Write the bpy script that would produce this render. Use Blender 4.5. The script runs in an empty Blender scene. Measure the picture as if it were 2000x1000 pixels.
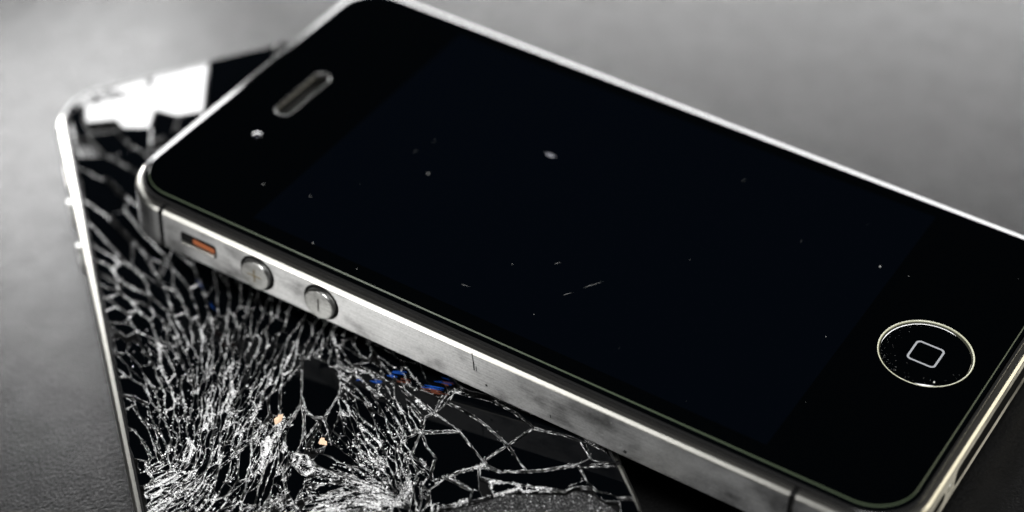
import bpy, bmesh, math, random, json
import numpy as np
from mathutils import Vector, Matrix, Euler

# ---------------------------------------------------------------- camera, world, lamps (1 unit = 1 mm)
sc = bpy.context.scene
col = sc.collection
sc.unit_settings.system = 'METRIC'
sc.unit_settings.scale_length = 0.001
CAM_LOC = (274.7225, 13.7999, 202.9824)
CAM_ROT = ((0.271105, -0.624505, 0.732459), (0.958315, 0.246417, -0.144603), (-0.090186, 0.741129, 0.665278))
cam = bpy.data.objects.new('camera', bpy.data.cameras.new('camera'))
col.objects.link(cam)
cam.matrix_world = Matrix.Translation(CAM_LOC) @ Matrix(CAM_ROT).to_4x4()
cam.data.sensor_width = 36.0
cam.data.lens = 75.978
cam.data.clip_start = 1.0
cam.data.clip_end = 20000.0
cam.data.dof.use_dof = True
cam.data.dof.focus_distance = 267.5
cam.data.dof.aperture_fstop = 0.0105     # in scene units of a millimetre
sc.camera = cam

world = bpy.data.worlds.new('World')
sc.world = world
world.use_nodes = True
world.node_tree.nodes['Background'].inputs[0].default_value = (0.55, 0.75, 1.0, 1)
world.node_tree.nodes['Background'].inputs[1].default_value = 0.008

def area_lamp(name, centre, target, w, h, radiance, colour=(1, 1, 1)):
    l = bpy.data.lights.new(name, 'AREA')
    l.shape = 'RECTANGLE'
    l.size, l.size_y = w, h
    l.energy = radiance * math.pi * w * h
    l.color = colour
    o = bpy.data.objects.new(name, l)
    col.objects.link(o)
    o.location = centre
    o.rotation_euler = (Vector(target) - Vector(centre)).to_track_quat('-Z', 'Y').to_euler()
    return o

def direction(az, el):
    a, e = math.radians(az), math.radians(el)
    return Vector((math.cos(a) * math.cos(e), math.sin(a) * math.cos(e), math.sin(e)))

# a bright window low behind on the left, an added low fill panel on the left to brighten the steel face, a long lamp low behind on the right, a soft one overhead
key_t = Vector((5, 20, 9.3))
key_dir = direction(-167, 24.5)
key_right = Vector((0, 0, 1)).cross(key_dir).normalized()
key_up = key_dir.cross(key_right)
KD = 0.325
area_lamp('window_lamp', key_t + KD * (300 * key_dir + 20 * key_right + 17 * key_up), key_t + KD * (20 * key_right + 17 * key_up), KD * 220, KD * 146, 38, (1.0, 1.0, 1.0))
area_lamp('side_fill', Vector((118, -120, 28)), (92, 20, 10), 44, 46, 16.0, (1.0, 0.99, 0.97))
area_lamp('right_lamp', Vector((0, 85, 0)) + 230 * direction(153, 22), (0, 85, 0), 280, 70, 32, (1.0, 1.0, 1.0))
area_lamp('top_lamp', Vector((80, 25, 9)) + 420 * direction(20, 62), (80, 25, 9), 150, 150, 50, (1.0, 1.0, 1.0))
area_lamp('strip_lamp', Vector((80, 25, 15)) + 330 * direction(-80, 37), (80, 25, 15), 260, 30, 8.0, (1.0, 1.0, 1.0))
area_lamp('warm_lamp', Vector((115, 330, 50)), (100, 60, 15), 150, 70, 9.0, (1.0, 0.93, 0.74))


sc.view_settings.view_transform = 'Standard'
sc.view_settings.look = 'None'
sc.view_settings.gamma = 1.0
sc.view_settings.exposure = 0.0
sc.render.engine = 'CYCLES'
sc.cycles.max_bounces = 8
sc.cycles.sample_clamp_indirect = 6.0

R = random.Random(11)
CARD_LO, CARD_HI, CARD_R = 0.002, 0.005, 0.31
SPLINTER = 14.0
L, W = 115.2, 58.6          # length and width of a handset, millimetres
RAD = 7.7                   # radius of its corners

# ---------------------------------------------------------------- materials
def mat(name, base=(0.5, 0.5, 0.5), rough=0.5, metal=0.0, spec=0.5, coat=0.0):
    m = bpy.data.materials.new(name)
    m.use_nodes = True
    b = m.node_tree.nodes['Principled BSDF']
    b.inputs['Base Color'].default_value = (*base, 1)
    b.inputs['Roughness'].default_value = rough
    b.inputs['Metallic'].default_value = metal
    b.inputs['Specular IOR Level'].default_value = spec
    b.inputs['Coat Weight'].default_value = coat
    return m

def node(m, kind, **kw):
    n = m.node_tree.nodes.new(kind)
    for k, v in kw.items():
        if k.startswith('i_'):
            n.inputs[k[2:].replace('_', ' ')].default_value = v
        else:
            setattr(n, k, v)
    return n

def link(m, a, ai, b, bi):
    m.node_tree.links.new(a.outputs[ai], b.inputs[bi])

def bsdf(m):
    return m.node_tree.nodes['Principled BSDF']

def ramp(m, src, out, stops):
    r = node(m, 'ShaderNodeValToRGB')
    e = r.color_ramp.elements
    e[0].position, e[0].color = stops[0][0], (*stops[0][1], 1)
    e[1].position, e[1].color = stops[-1][0], (*stops[-1][1], 1)
    for p, c in stops[1:-1]:
        x = e.new(p)
        x.color = (*c, 1)
    link(m, src, out, r, 'Fac')
    return r

def g3(v):
    return (v, v, v)

def coords(m, scale=(1, 1, 1)):
    t = node(m, 'ShaderNodeTexCoord')
    mp = node(m, 'ShaderNodeMapping')
    mp.inputs['Scale'].default_value = scale
    link(m, t, 'Object', mp, 'Vector')
    return mp

# dark matt card the handsets lie on
M_card = mat('dark_card', g3(0.06), 0.5, 0, 0.12)
mp = coords(M_card)
n1 = node(M_card, 'ShaderNodeTexNoise', i_Scale=0.3, i_Detail=6.0, i_Roughness=0.65)
n2 = node(M_card, 'ShaderNodeTexNoise', i_Scale=2.4, i_Detail=3.0, i_Roughness=0.6)
n3 = node(M_card, 'ShaderNodeTexNoise', i_Scale=0.035, i_Detail=3.0)
for n in (n1, n2, n3):
    link(M_card, mp, 'Vector', n, 'Vector')
mx = node(M_card, 'ShaderNodeMath', operation='MULTIPLY_ADD')
mx.inputs[1].default_value = 0.2
link(M_card, n1, 'Fac', mx, 0)
mx2 = node(M_card, 'ShaderNodeMath', operation='MULTIPLY_ADD')
mx2.inputs[1].default_value = 0.8
link(M_card, n2, 'Fac', mx2, 0)
link(M_card, mx2, 'Value', mx, 2)
mx2.inputs[2].default_value = 0.0
r = ramp(M_card, mx, 'Value', [(0.3, g3(CARD_LO)), (0.7, g3(CARD_HI))])
link(M_card, r, 'Color', bsdf(M_card), 'Base Color')
rr_ = ramp(M_card, n1, 'Fac', [(0.3, g3(CARD_R - 0.03)), (0.7, g3(CARD_R + 0.03))])
link(M_card, rr_, 'Color', bsdf(M_card), 'Roughness')
n4 = node(M_card, 'ShaderNodeTexNoise', i_Scale=0.2, i_Detail=5.0, i_Roughness=0.6)
link(M_card, mp, 'Vector', n4, 'Vector')
sp = ramp(M_card, n4, 'Fac', [(0.32, g3(0.103)), (0.68, g3(0.137))])
link(M_card, sp, 'Color', bsdf(M_card), 'Specular IOR Level')
bp = node(M_card, 'ShaderNodeBump')
bp.inputs['Strength'].default_value = 0.42
bp.inputs['Distance'].default_value = 0.24
link(M_card, mx, 'Value', bp, 'Height')
link(M_card, bp, 'Normal', bsdf(M_card), 'Normal')

# brushed steel, smudged by handling
def steel(name, base, r_lo, r_hi):
    m = mat(name, base, 0.35, 1.0)
    mp = coords(m, (0.05, 0.05, 6.0))
    br = node(m, 'ShaderNodeTexNoise', i_Scale=1.6, i_Detail=4.0)
    link(m, mp, 'Vector', br, 'Vector')
    mq = coords(m, (1, 1, 1.5))
    sm = node(m, 'ShaderNodeTexNoise', i_Scale=0.12, i_Detail=6.0, i_Roughness=0.6)
    fine = node(m, 'ShaderNodeTexNoise', i_Scale=2.4, i_Detail=3.0, i_Roughness=0.7)
    link(m, mq, 'Vector', sm, 'Vector')
    link(m, mq, 'Vector', fine, 'Vector')
    rg = ramp(m, sm, 'Fac', [(0.34, g3(r_lo)), (0.66, g3(r_hi))])
    link(m, rg, 'Color', bsdf(m), 'Roughness')
    cr = ramp(m, sm, 'Fac', [(0.33, tuple(0.42 * c for c in base)), (0.5, base), (0.72, tuple(min(1, 1.1 * c) for c in base))])
    fr = ramp(m, fine, 'Fac', [(0.28, g3(0.75)), (0.55, g3(1.0))])
    mul = node(m, 'ShaderNodeMix', data_type='RGBA', blend_type='MULTIPLY')
    mul.inputs['Factor'].default_value = 1.0
    link(m, cr, 'Color', mul, 6)
    link(m, fr, 'Color', mul, 7)
    sr = ramp(m, br, 'Fac', [(0.3, g3(0.72)), (0.6, g3(1.0))])
    mul2 = node(m, 'ShaderNodeMix', data_type='RGBA', blend_type='MULTIPLY')
    mul2.inputs['Factor'].default_value = 1.0
    link(m, mul, 2, mul2, 6)
    link(m, sr, 'Color', mul2, 7)
    link(m, mul2, 2, bsdf(m), 'Base Color')
    b = node(m, 'ShaderNodeBump')
    b.inputs['Strength'].default_value = 0.12
    b.inputs['Distance'].default_value = 0.02
    link(m, br, 'Fac', b, 'Height')
    link(m, b, 'Normal', bsdf(m), 'Normal')
    bsdf(m).inputs['Anisotropic'].default_value = 0.85
    bsdf(m).inputs['Anisotropic Rotation'].default_value = 0.25
    tg = node(m, 'ShaderNodeTangent', direction_type='RADIAL', axis='Z')
    link(m, tg, 'Tangent', bsdf(m), 'Tangent')
    return m

M_steel = steel('brushed_steel', (0.52, 0.52, 0.515), 0.36, 0.46)
M_polished = mat('polished_steel', (0.52, 0.51, 0.47), 0.28, 1.0)
M_steel_button = steel('button_steel', (0.38, 0.38, 0.365), 0.34, 0.44)
M_plastic = mat('black_plastic', g3(0.008), 0.2, 0, 0.3)
M_gap = mat('gap_plastic', g3(0.004), 0.6, 0, 0.1)
M_glass = mat('black_glass', (0.0002, 0.0003, 0.0004), 0.03, 0, 0.5)
M_side = mat('glass_side', (0.0004, 0.0006, 0.0008), 0.08, 0, 0.26)
M_edge = mat('ground_glass_edge', (0.042, 0.055, 0.034), 0.22, 0, 0.6)
M_display = mat('dark_display', (0.0003, 0.0006, 0.0012), 0.03, 0, 0.5)
M_ring = mat('frosted_rim', (0.27, 0.27, 0.19), 0.4, 0, 0.6)
M_mark = mat('grey_print', (0.115, 0.12, 0.13), 0.5)
M_slot = mat('slot_rim', (0.010, 0.010, 0.009), 0.22, 0.15, 0.4)
M_mesh = mat('dark_mesh', (0.003, 0.003, 0.0025), 0.7, 0.0, 0.05)
M_lens = mat('lens_glass', (0.004, 0.005, 0.01), 0.08, 0, 0.7)
M_orange = mat('orange_mark', (0.30, 0.08, 0.02), 0.6)
M_engrave = mat('engraved_line', (0.012, 0.010, 0.008), 0.6)
M_gold = mat('brass_engraving', (0.13, 0.10, 0.045), 0.5, 0.2)
M_scuff = mat('black_scuff', g3(0.01), 0.6)
M_dust = mat('pale_dust', (0.26, 0.26, 0.25), 0.7)
M_scratch = mat('fine_scratch', (0.05, 0.05, 0.048), 0.5)
M_smear = mat('grease_smear', (0.018, 0.019, 0.03), 0.4)
M_grit = mat('tan_grit', (0.62, 0.43, 0.29), 0.85)
M_blue_glint = mat('blue_glint', (0.012, 0.07, 0.33), 0.25, 0.2, 0.6)  # this blue and the red below paint iridescent glints as base colour
M_red_glint = mat('red_glint', (0.16, 0.05, 0.03), 0.3, 0.2, 0.5)

# shards: black glass in two copies, the corner's reflection strengthened to look brightly lit
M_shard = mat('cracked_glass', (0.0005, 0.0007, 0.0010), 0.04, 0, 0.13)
M_bright_reflect = mat('bright_reflect_glass', (0.0005, 0.0007, 0.0010), 0.04, 0, 0.25)
# fractured rims: white where the glass is crushed
def crushed(name, stops, rough):
    m = mat(name, g3(0.6), rough, 0, 0.6)
    g = node(m, 'ShaderNodeNewGeometry')
    r = ramp(m, g, 'Random Per Island', stops)
    link(m, r, 'Color', bsdf(m), 'Base Color')
    return m
M_splinter = crushed('crushed_glass', [(0.0, g3(0.12)), (0.25, g3(0.45)), (0.5, g3(0.85)), (1.0, (0.95, 0.95, 0.93))], 0.14)
M_rim = mat('fracture_face', (0.055, 0.057, 0.06), 0.3, 0, 0.6)
mp = coords(M_rim)
nz = node(M_rim, 'ShaderNodeTexNoise', i_Scale=2.2, i_Detail=4.0, i_Roughness=0.75)
nb = node(M_rim, 'ShaderNodeTexNoise', i_Scale=0.45, i_Detail=3.0, i_Roughness=0.6)
link(M_rim, mp, 'Vector', nz, 'Vector')
link(M_rim, mp, 'Vector', nb, 'Vector')
r1 = ramp(M_rim, nz, 'Fac', [(0.45, g3(0.01)), (0.56, g3(0.12)), (0.68, g3(0.8))])
r2 = ramp(M_rim, nb, 'Fac', [(0.46, g3(0.015)), (0.56, g3(0.25)), (0.68, g3(1.0))])
mm = node(M_rim, 'ShaderNodeMix', data_type='RGBA', blend_type='MULTIPLY')
mm.inputs['Factor'].default_value = 1.0
link(M_rim, r1, 'Color', mm, 6)
link(M_rim, r2, 'Color', mm, 7)
link(M_rim, mm, 2, bsdf(M_rim), 'Base Color')
M_grain = crushed('patch_grains', [(0.0, g3(0.005)), (0.6, g3(0.03)), (0.9, g3(0.22)), (1.0, g3(0.85))], 0.3)
M_under = mat('exposed_panel', g3(0.003), 0.5, 0, 0.1)
M_patch = mat('granular_coating', g3(0.02), 0.7, 0, 0.1)
mp = coords(M_patch)
nz = node(M_patch, 'ShaderNodeTexNoise', i_Scale=2.2, i_Detail=6.0, i_Roughness=0.8)
link(M_patch, mp, 'Vector', nz, 'Vector')
r = ramp(M_patch, nz, 'Fac', [(0.42, g3(0.004)), (0.56, g3(0.02)), (0.72, g3(0.12))])
link(M_patch, r, 'Color', bsdf(M_patch), 'Base Color')
bp = node(M_patch, 'ShaderNodeBump')
bp.inputs['Strength'].default_value = 0.9
bp.inputs['Distance'].default_value = 0.12
link(M_patch, nz, 'Fac', bp, 'Height')
link(M_patch, bp, 'Normal', bsdf(M_patch), 'Normal')

# ---------------------------------------------------------------- mesh helpers
def obj(name, verts, faces, material, parent=None, smooth=False, label=None, kind=None):
    me = bpy.data.meshes.new(name)
    me.from_pydata([tuple(map(float, v)) for v in verts], [], faces)
    me.update()
    for m in (material if isinstance(material, (list, tuple)) else [material]):
        me.materials.append(m)
    if smooth:
        for p in me.polygons:
            p.use_smooth = True
    o = bpy.data.objects.new(name, me)
    col.objects.link(o)
    if parent:
        o.parent = parent
    if label:
        o['label'] = label
    if kind:
        o['kind'] = kind
    return o

def fix_normals(o):
    bm = bmesh.new()
    bm.from_mesh(o.data)
    bmesh.ops.recalc_face_normals(bm, faces=bm.faces)
    bm.to_mesh(o.data)
    bm.free()
    return o

def outline(inset, z, n=14, extra=()):
    """rounded rectangle, counter-clockwise seen from above; extra: x positions of vertices on the long sides"""
    r = max(RAD - inset, 0.5)
    x0, x1, y0, y1 = inset, L - inset, inset, W - inset
    pts = []
    def arc(cx, cy, a0):
        for k in range(n + 1):
            a = math.radians(a0 + 90.0 * k / n)
            pts.append((cx + r * math.cos(a), cy + r * math.sin(a), z))
    arc(x0 + r, y0 + r, 180)
    for x in sorted(extra):
        pts.append((x, y0, z))
    arc(x1 - r, y0 + r, 270)
    arc(x1 - r, y1 - r, 0)
    for x in sorted(extra, reverse=True):
        pts.append((x, y1, z))
    arc(x0 + r, y1 - r, 90)
    return pts

def loft(loops, cap_first=False, cap_last=False, keep=None):
    n = len(loops[0])
    verts = [v for lp in loops for v in lp]
    faces = []
    for i in range(len(loops) - 1):
        for j in range(n):
            if keep and not keep(loops[i][j], loops[i][(j + 1) % n]):
                continue
            a, b = i * n + j, i * n + (j + 1) % n
            faces.append((a, b, b + n, a + n))
    if cap_first:
        faces.append(tuple(reversed(range(n))))
    if cap_last:
        faces.append(tuple((len(loops) - 1) * n + k for k in range(n)))
    return verts, faces

def sheet(pts, z):
    return [(x, y, z) for x, y in pts], [tuple(range(len(pts)))]

def rounded_slot(cx, cy, hx, hy, r, n=8):
    pts = []
    for sx, sy, a0 in ((-1, -1, 180), (1, -1, 270), (1, 1, 0), (-1, 1, 90)):
        for k in range(n + 1):
            a = math.radians(a0 + 90.0 * k / n)
            pts.append((cx + sx * (hx - r) + r * math.cos(a), cy + sy * (hy - r) + r * math.sin(a)))
    return pts

def ring_strip(outer, inner, z_out, z_in):
    v = [(x, y, z_out) for x, y in outer] + [(x, y, z_in) for x, y in inner]
    n = len(outer)
    return v, [(j, (j + 1) % n, n + (j + 1) % n, n + j) for j in range(n)]

def thing(name, label, cat, group=None):
    o = bpy.data.objects.new(name, None)
    col.objects.link(o)
    o.empty_display_size = 5
    o['label'] = label
    o['category'] = cat
    if group:
        o['group'] = group
    return o

# ---------------------------------------------------------------- the surface
N = 60
gv, gf = [], []
for i in range(N + 1):
    for j in range(N + 1):
        gv.append((-1500 + 3000 * i / N, -1500 + 3000 * j / N, 0))
for i in range(N):
    for j in range(N):
        a = i * (N + 1) + j
        gf.append((a, a + N + 1, a + N + 2, a + 1))
ground = obj('ground', gv, gf, M_card)
ground['kind'] = 'structure'

# ---------------------------------------------------------------- the shell both handsets share
Z_LIP, Z_FOOT = -1.4, -7.9
GAPS = ((7.8, 8.5), (100.7, 101.42))

def side_disc(cx, cz, prof, n=40):
    """disc on the y = 0 face, axis -y; prof: list of (radius, y)"""
    v, f = [], []
    for r, y in prof:
        for k in range(n):
            a = 2 * math.pi * k / n
            v.append((cx + r * math.cos(a), y, cz + r * math.sin(a)))
    for i in range(len(prof) - 1):
        for k in range(n):
            a, b = i * n + k, i * n + (k + 1) % n
            f.append((a, b, b + n, a + n))
    f.append(tuple((len(prof) - 1) * n + k for k in range(n)))
    return v, f

def side_slot(x0, x1, z0, z1, r, prof, n=6):
    """rounded slot on the y = 0 face; prof: list of (grow, y)"""
    v, f = [], []
    m = 0
    for g, y in prof:
        pts = rounded_slot((x0 + x1) / 2, (z0 + z1) / 2, (x1 - x0) / 2 + g, (z1 - z0) / 2 + g, max(r + g, 0.05), n)
        m = len(pts)
        v += [(px, y, pz) for px, pz in pts]
    for i in range(len(prof) - 1):
        for k in range(m):
            a, b = i * m + k, i * m + (k + 1) % m
            f.append((a, b, b + m, a + m))
    f.append(tuple((len(prof) - 1) * m + k for k in range(m)))
    return v, f

def bar(p0, p1, w, h):
    """thin straight box from p0 to p1 on the y = 0 face, standing h proud of it"""
    (xa, za), (xb, zb) = p0, p1
    d = math.hypot(xb - xa, zb - za)
    ux, uz = (xb - xa) / d, (zb - za) / d
    nx, nz = -uz * w / 2, ux * w / 2
    q = [(xa + nx, za + nz), (xb + nx, zb + nz), (xb - nx, zb - nz), (xa - nx, za - nz)]
    v = [(x, -h, z) for x, z in q] + [(x, 0.3, z) for x, z in q]
    return v, [(3, 2, 1, 0), (0, 1, 5, 4), (1, 2, 6, 5), (2, 3, 7, 6), (3, 0, 4, 7)]

def shell(root):
    ex = [x for g in GAPS for x in g]
    prof = [(1.05, Z_LIP - 0.3), (1.0, Z_LIP), (0.46, Z_LIP), (0.36, Z_LIP - 0.03), (0.05, Z_LIP - 0.40), (0.0, Z_LIP - 0.55),
            (0.0, Z_FOOT + 0.46), (0.05, Z_FOOT + 0.32), (0.32, Z_FOOT + 0.05), (0.44, Z_FOOT), (1.0, Z_FOOT), (1.05, Z_FOOT + 0.3)]
    def in_gap(a, b):
        x = (a[0] + b[0]) / 2
        flat = abs(a[1] - b[1]) < 1e-6
        return flat and any(g0 - 1e-6 < x < g1 + 1e-6 for g0, g1 in GAPS)
    loops = [outline(i, z, extra=ex) for i, z in prof]
    v, f = loft(loops, keep=lambda a, b: not in_gap(a, b))
    sb = fix_normals(obj('steel_band', v, f, [M_steel, M_polished], root))
    for p in sb.data.polygons:
        p.material_index = 1 if abs(p.normal.z) > .2 else 0
    for g0, g1 in GAPS:
        for s in (0, 1):
            y = 0.2 if s == 0 else W - 0.2
            yi = 1.0 if s == 0 else W - 1.0
            vs = [(x, yy, z) for x in (g0, g1) for yy, z in ((y, Z_FOOT), (y, Z_LIP - 0.2), (yi, Z_LIP - 0.2), (yi, Z_FOOT))]
            fs = [(0, 1, 5, 4), (1, 2, 6, 5), (2, 3, 7, 6), (3, 0, 4, 7), (3, 2, 1, 0), (4, 5, 6, 7)]
            fix_normals(obj('antenna_gap', vs, fs, M_gap, root))
    # black plastic bezel between the steel and the front glass, and its twin at the back
    v, f = loft([outline(0.98, Z_LIP - 0.25), outline(0.94, -0.62), outline(0.96, -0.43), outline(1.00, -0.405), outline(1.27, -0.353), outline(1.32, -0.40), outline(1.35, -0.7), outline(1.36, -1.25)])
    fix_normals(obj('front_bezel', v, f, M_plastic, root))
    v, f = loft([outline(0.98, Z_FOOT + 0.25), outline(0.98, -8.3), outline(1.2, -8.5), outline(1.36, -8.05)])
    fix_normals(obj('rear_bezel', v, f, M_plastic, root, smooth=True))
    v, f = loft([outline(1.36, -7.0), outline(1.36, -8.9), outline(1.75, -9.3)], cap_first=True, cap_last=True)
    fix_normals(obj('back_glass', v, f, M_glass, root))
    # mute switch: recess, orange mark, lever; then two volume buttons
    v, f = side_slot(11.5, 17.3, -5.55, -3.45, 0.5, [(0.06, 0.05), (0.06, -0.010), (0.0, -0.014)])
    sw = fix_normals(obj('mute_switch', v, f, M_gap, root))
    v, f = bar((13.5, -4.25), (17.0, -4.42), .75, 0.03)
    fix_normals(obj('orange_mark', v, f, M_orange, sw))
    v, f = side_slot(11.62, 17.05, -5.42, -4.92, 0.2, [(0.0, 0.4), (0.0, -0.22), (-0.06, -0.32), (-0.14, -0.36)])
    fix_normals(obj('lever', v, f, M_polished, sw))
    for cx, plus in ((24.0, True), (34.2, False)):
        v, f = side_disc(cx, -4.72, [(2.72, -0.012), (2.28, -0.014), (2.27, -0.52), (2.22, -0.63), (2.12, -0.69), (2.02, -0.70)])
        b = fix_normals(obj('volume_button', v, f, [M_steel_button, M_gap], root))
        for p in b.data.polygons:
            if p.center[1] > -0.1:
                p.material_index = 1
        m = M_gold if plus else M_engrave
        q = bar((cx, -5.75), (cx, -3.7), 0.22, 0.715)
        if plus:
            q2 = bar((cx - 1.05, -4.72), (cx + 1.05, -4.72), 0.22, 0.722)
            q = (q[0] + q2[0], q[1] + [tuple(k + 8 for k in t) for t in q2[1]])
        fix_normals(obj('plus_mark' if plus else 'minus_mark', q[0], q[1], m, b))
    # bottom end: dock opening with a microphone and a loudspeaker slot each side, and two screws
    def end_slot(name, y0, y1, z0, z1, m, proud):
        pts = rounded_slot((y0 + y1) / 2, (z0 + z1) / 2, (y1 - y0) / 2, (z1 - z0) / 2, min(0.7, (z1 - z0) / 2 - 0.01), 5)
        k = len(pts)
        vs = [(L + proud, y, z) for y, z in pts] + [(L - 0.4, y, z) for y, z in pts]
        fs = [tuple(range(k))] + [(j, j + k, (j + 1) % k + k, (j + 1) % k) for j in range(k)]
        return fix_normals(obj(name, vs, fs, m, root))
    end_slot('dock_opening', 16.0, 42.6, -6.2, -3.2, M_gap, 0.014)
    end_slot('speaker_slot', 45.8, 50.0, -5.6, -3.9, M_mesh, 0.014)
    end_slot('microphone_slot', 8.6, 12.8, -5.6, -3.9, M_mesh, 0.014)
    for y in (14.4, 44.2):
        end_slot('screw', y - 0.7, y + 0.7, -5.4, -4.0, M_steel_button, 0.03)

# ---------------------------------------------------------------- the intact handset, leaning on the broken one
phone = thing('smartphone', 'intact black smartphone with a round home button, lying tilted across the cracked one', 'smartphone', 'two handsets of one kind')
shell(phone)
v, f = loft([outline(1.40, -1.2), outline(1.44, -0.50), outline(1.49, -0.26), outline(1.88, -0.185)])
fix_normals(obj('glass_side', v, f, M_side, phone))
v, f = loft([outline(1.88, -0.185), outline(1.98, 0.0)])
fix_normals(obj('glass_rim', v, f, M_edge, phone, smooth=True))
HB = (104.85, W / 2)
def circle(r, n=72, c=HB):
    return [(c[0] + r * math.cos(2 * math.pi * k / n), c[1] + r * math.sin(2 * math.pi * k / n)) for k in range(n)]
ec = (9.95, 29.75)
slot = lambda d: rounded_slot(ec[0], ec[1], 1.45 - d, 5.78 - d, 1.44 - d, 10)
bm = bmesh.new()
for lp in ([(x, y) for x, y, z in outline(1.98, 0.0)], slot(0.0), circle(5.98)):
    vs = [bm.verts.new((x, y, 0.0)) for x, y in lp]
    for k in range(len(vs)):
        bm.edges.new((vs[k - 1], vs[k]))
bmesh.ops.remove_doubles(bm, verts=bm.verts, dist=1e-4)
bmesh.ops.triangle_fill(bm, use_beauty=True, use_dissolve=False, edges=bm.edges, normal=(0, 0, 1))
for fc in bm.faces:
    fc.normal_update()
    if fc.normal.z < 0:
        fc.normal_flip()
me = bpy.data.meshes.new('front_glass')
bm.to_mesh(me)
bm.free()
me.materials.append(M_glass)
fg = bpy.data.objects.new('front_glass', me)
col.objects.link(fg)
fg.parent = phone
v, f = sheet(rounded_slot(57.9, W / 2, 37.5, 25.0, 0.06, 2), 0.012)
obj('display', v, f, M_display, phone)

def rings(prof, pts_of, cap=True):
    v, f = [], []
    n = 0
    for r, z in prof:
        pts = pts_of(r)
        n = len(pts)
        v += [(x, y, z) for x, y in pts]
    for i in range(len(prof) - 1):
        f += [(i * n + k, i * n + (k + 1) % n, (i + 1) * n + (k + 1) % n, (i + 1) * n + k) for k in range(n)]
    if cap:
        f.append(tuple((len(prof) - 1) * n + k for k in range(n)))
    return v, f
def dish(r):
    return -0.22 + 0.12 * (r / 5.8) ** 2
v, f = rings([(5.80, -0.5), (5.80, dish(5.8)), (5.2, dish(5.2)), (4.2, dish(4.2)), (3.0, dish(3)), (1.7, dish(1.7)), (0.5, dish(.5))], circle)
home = obj('home_button', v, f, M_glass, phone, smooth=True)
v, f = rings([(5.99, 0.0), (5.96, 0.02), (5.89, 0.02), (5.81, -0.09), (5.80, -0.2)], circle, cap=False)
fix_normals(obj('rim', v, f, M_ring, home, smooth=True))
sq_o, sq_i = rounded_slot(HB[0], HB[1], 1.92, 1.92, 0.62), rounded_slot(HB[0], HB[1], 1.66, 1.66, 0.42)
v, f = ring_strip(sq_o, sq_i, -0.19, -0.19)
obj('square_mark', v, f, M_mark, home)

# earpiece: a bevelled slot through the glass with dark mesh at the bottom
v, f = rings([(-0.02, 0.005), (0.10, 0.03), (0.30, -0.12), (0.42, -0.40), (0.44, -0.9)], slot, cap=False)
ear = fix_normals(obj('earpiece', v, f, M_slot, phone, smooth=True))
v, f = sheet(slot(0.40), -0.8)
obj('grille', v, f, M_mesh, ear)
# front camera: a small domed lens
v, f = [], []
cc, nr, ns = (10.25, 18.75), 6, 28
for i in range(nr + 1):
    a = math.pi / 2 * i / nr
    r, z = 0.62 * math.cos(a), 0.012 + 0.2 * math.sin(a)
    v += [(cc[0] + max(r, 0.002) * math.cos(2 * math.pi * k / ns), cc[1] + max(r, 0.002) * math.sin(2 * math.pi * k / ns), z) for k in range(ns)]
f = [(i * ns + k, i * ns + (k + 1) % ns, (i + 1) * ns + (k + 1) % ns, (i + 1) * ns + k) for i in range(nr) for k in range(ns)]
obj('front_camera', v, f, M_lens, phone, smooth=True)

# wear: scratches, dust, a grease smear, scuffs on the steel
def flake(cx, cy, z, r, rnd, n=6):
    pts = []
    for k in range(n):
        a = 2 * math.pi * k / n
        q = r * rnd.uniform(0.5, 1.2)
        pts.append((cx + q * math.cos(a), cy + q * math.sin(a), z))
    top = (cx, cy, z + r * 0.5)
    return pts + [top], [(k, (k + 1) % n, n) for k in range(n)]
def join(parts):
    v, f = [], []
    for a, b in parts:
        k = len(v)
        v += a
        f += [tuple(i + k for i in t) for t in b]
    return v, f
ds = [flake(x, y, 0.014, r, R) for x, y, r in ((93.35, 41.0, .13), (53.5, 15.2, .06), (93.2, 25.1, .06), (97.2, 41.3, .05), (37.45, 3.5, .07), (29.85, 4.45, .1),
      (30.3, 27.7, .05), (60.8, 8.6, .05), (17.3, 10.6, .10), (24.0, 12.0, .08), (34.4, 24.6, .14), (31.0, 31.0, .06), (70.5, 47.0, .06))]
for k in range(14):
    ds.append(flake(R.uniform(6, 110), R.uniform(4, 55), 0.013, R.uniform(.012, .03), R))
obj('dust_speck', *join(ds), M_dust, phone, kind='stuff')
hd = []
for k in range(110):
    a = R.gauss(math.radians(200), 1.1)
    r = 5.7 - abs(R.gauss(0, .75))
    hd.append(flake(HB[0] + r * math.cos(a), HB[1] + r * math.sin(a), dish(r) + .01, R.uniform(.01, .032), R, 5))
hd.append(flake(107.75, 25.2, -.1, .17, R))
obj('dust_in_rim', *join(hd), M_dust, home, kind='stuff')
def stroke(a, b, w, z):
    (x0, y0), (x1, y1) = a, b
    d = math.hypot(x1 - x0, y1 - y0)
    nx, ny = -(y1 - y0) / d * w / 2, (x1 - x0) / d * w / 2
    return [(x0, y0, z), (x0 * .7 + x1 * .3 + nx, y0 * .7 + y1 * .3 + ny, z), (x1, y1, z), (x0 * .7 + x1 * .3 - nx, y0 * .7 + y1 * .3 - ny, z)], [(0, 3, 2, 1)]
for a, b in (((50.1, 8.3), (51.3, 8.55)), ((62.0, 13.7), (62.8, 14.9)), ((63.4, 16.3), (65.0, 18.9)), ((58.0, 18.2), (58.6, 19.0))):
    obj('scratch', *stroke(a, b, .07, 0.016), M_scratch, phone)
v, f = sheet([(46.0 + .75 * math.cos(t) * (1 + .2 * math.sin(3 * t)), 37.2 + .32 * math.sin(t)) for t in [k * math.pi / 8 for k in range(16)]], 0.015)
obj('grease_smear', v, f, M_smear, phone)
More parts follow.
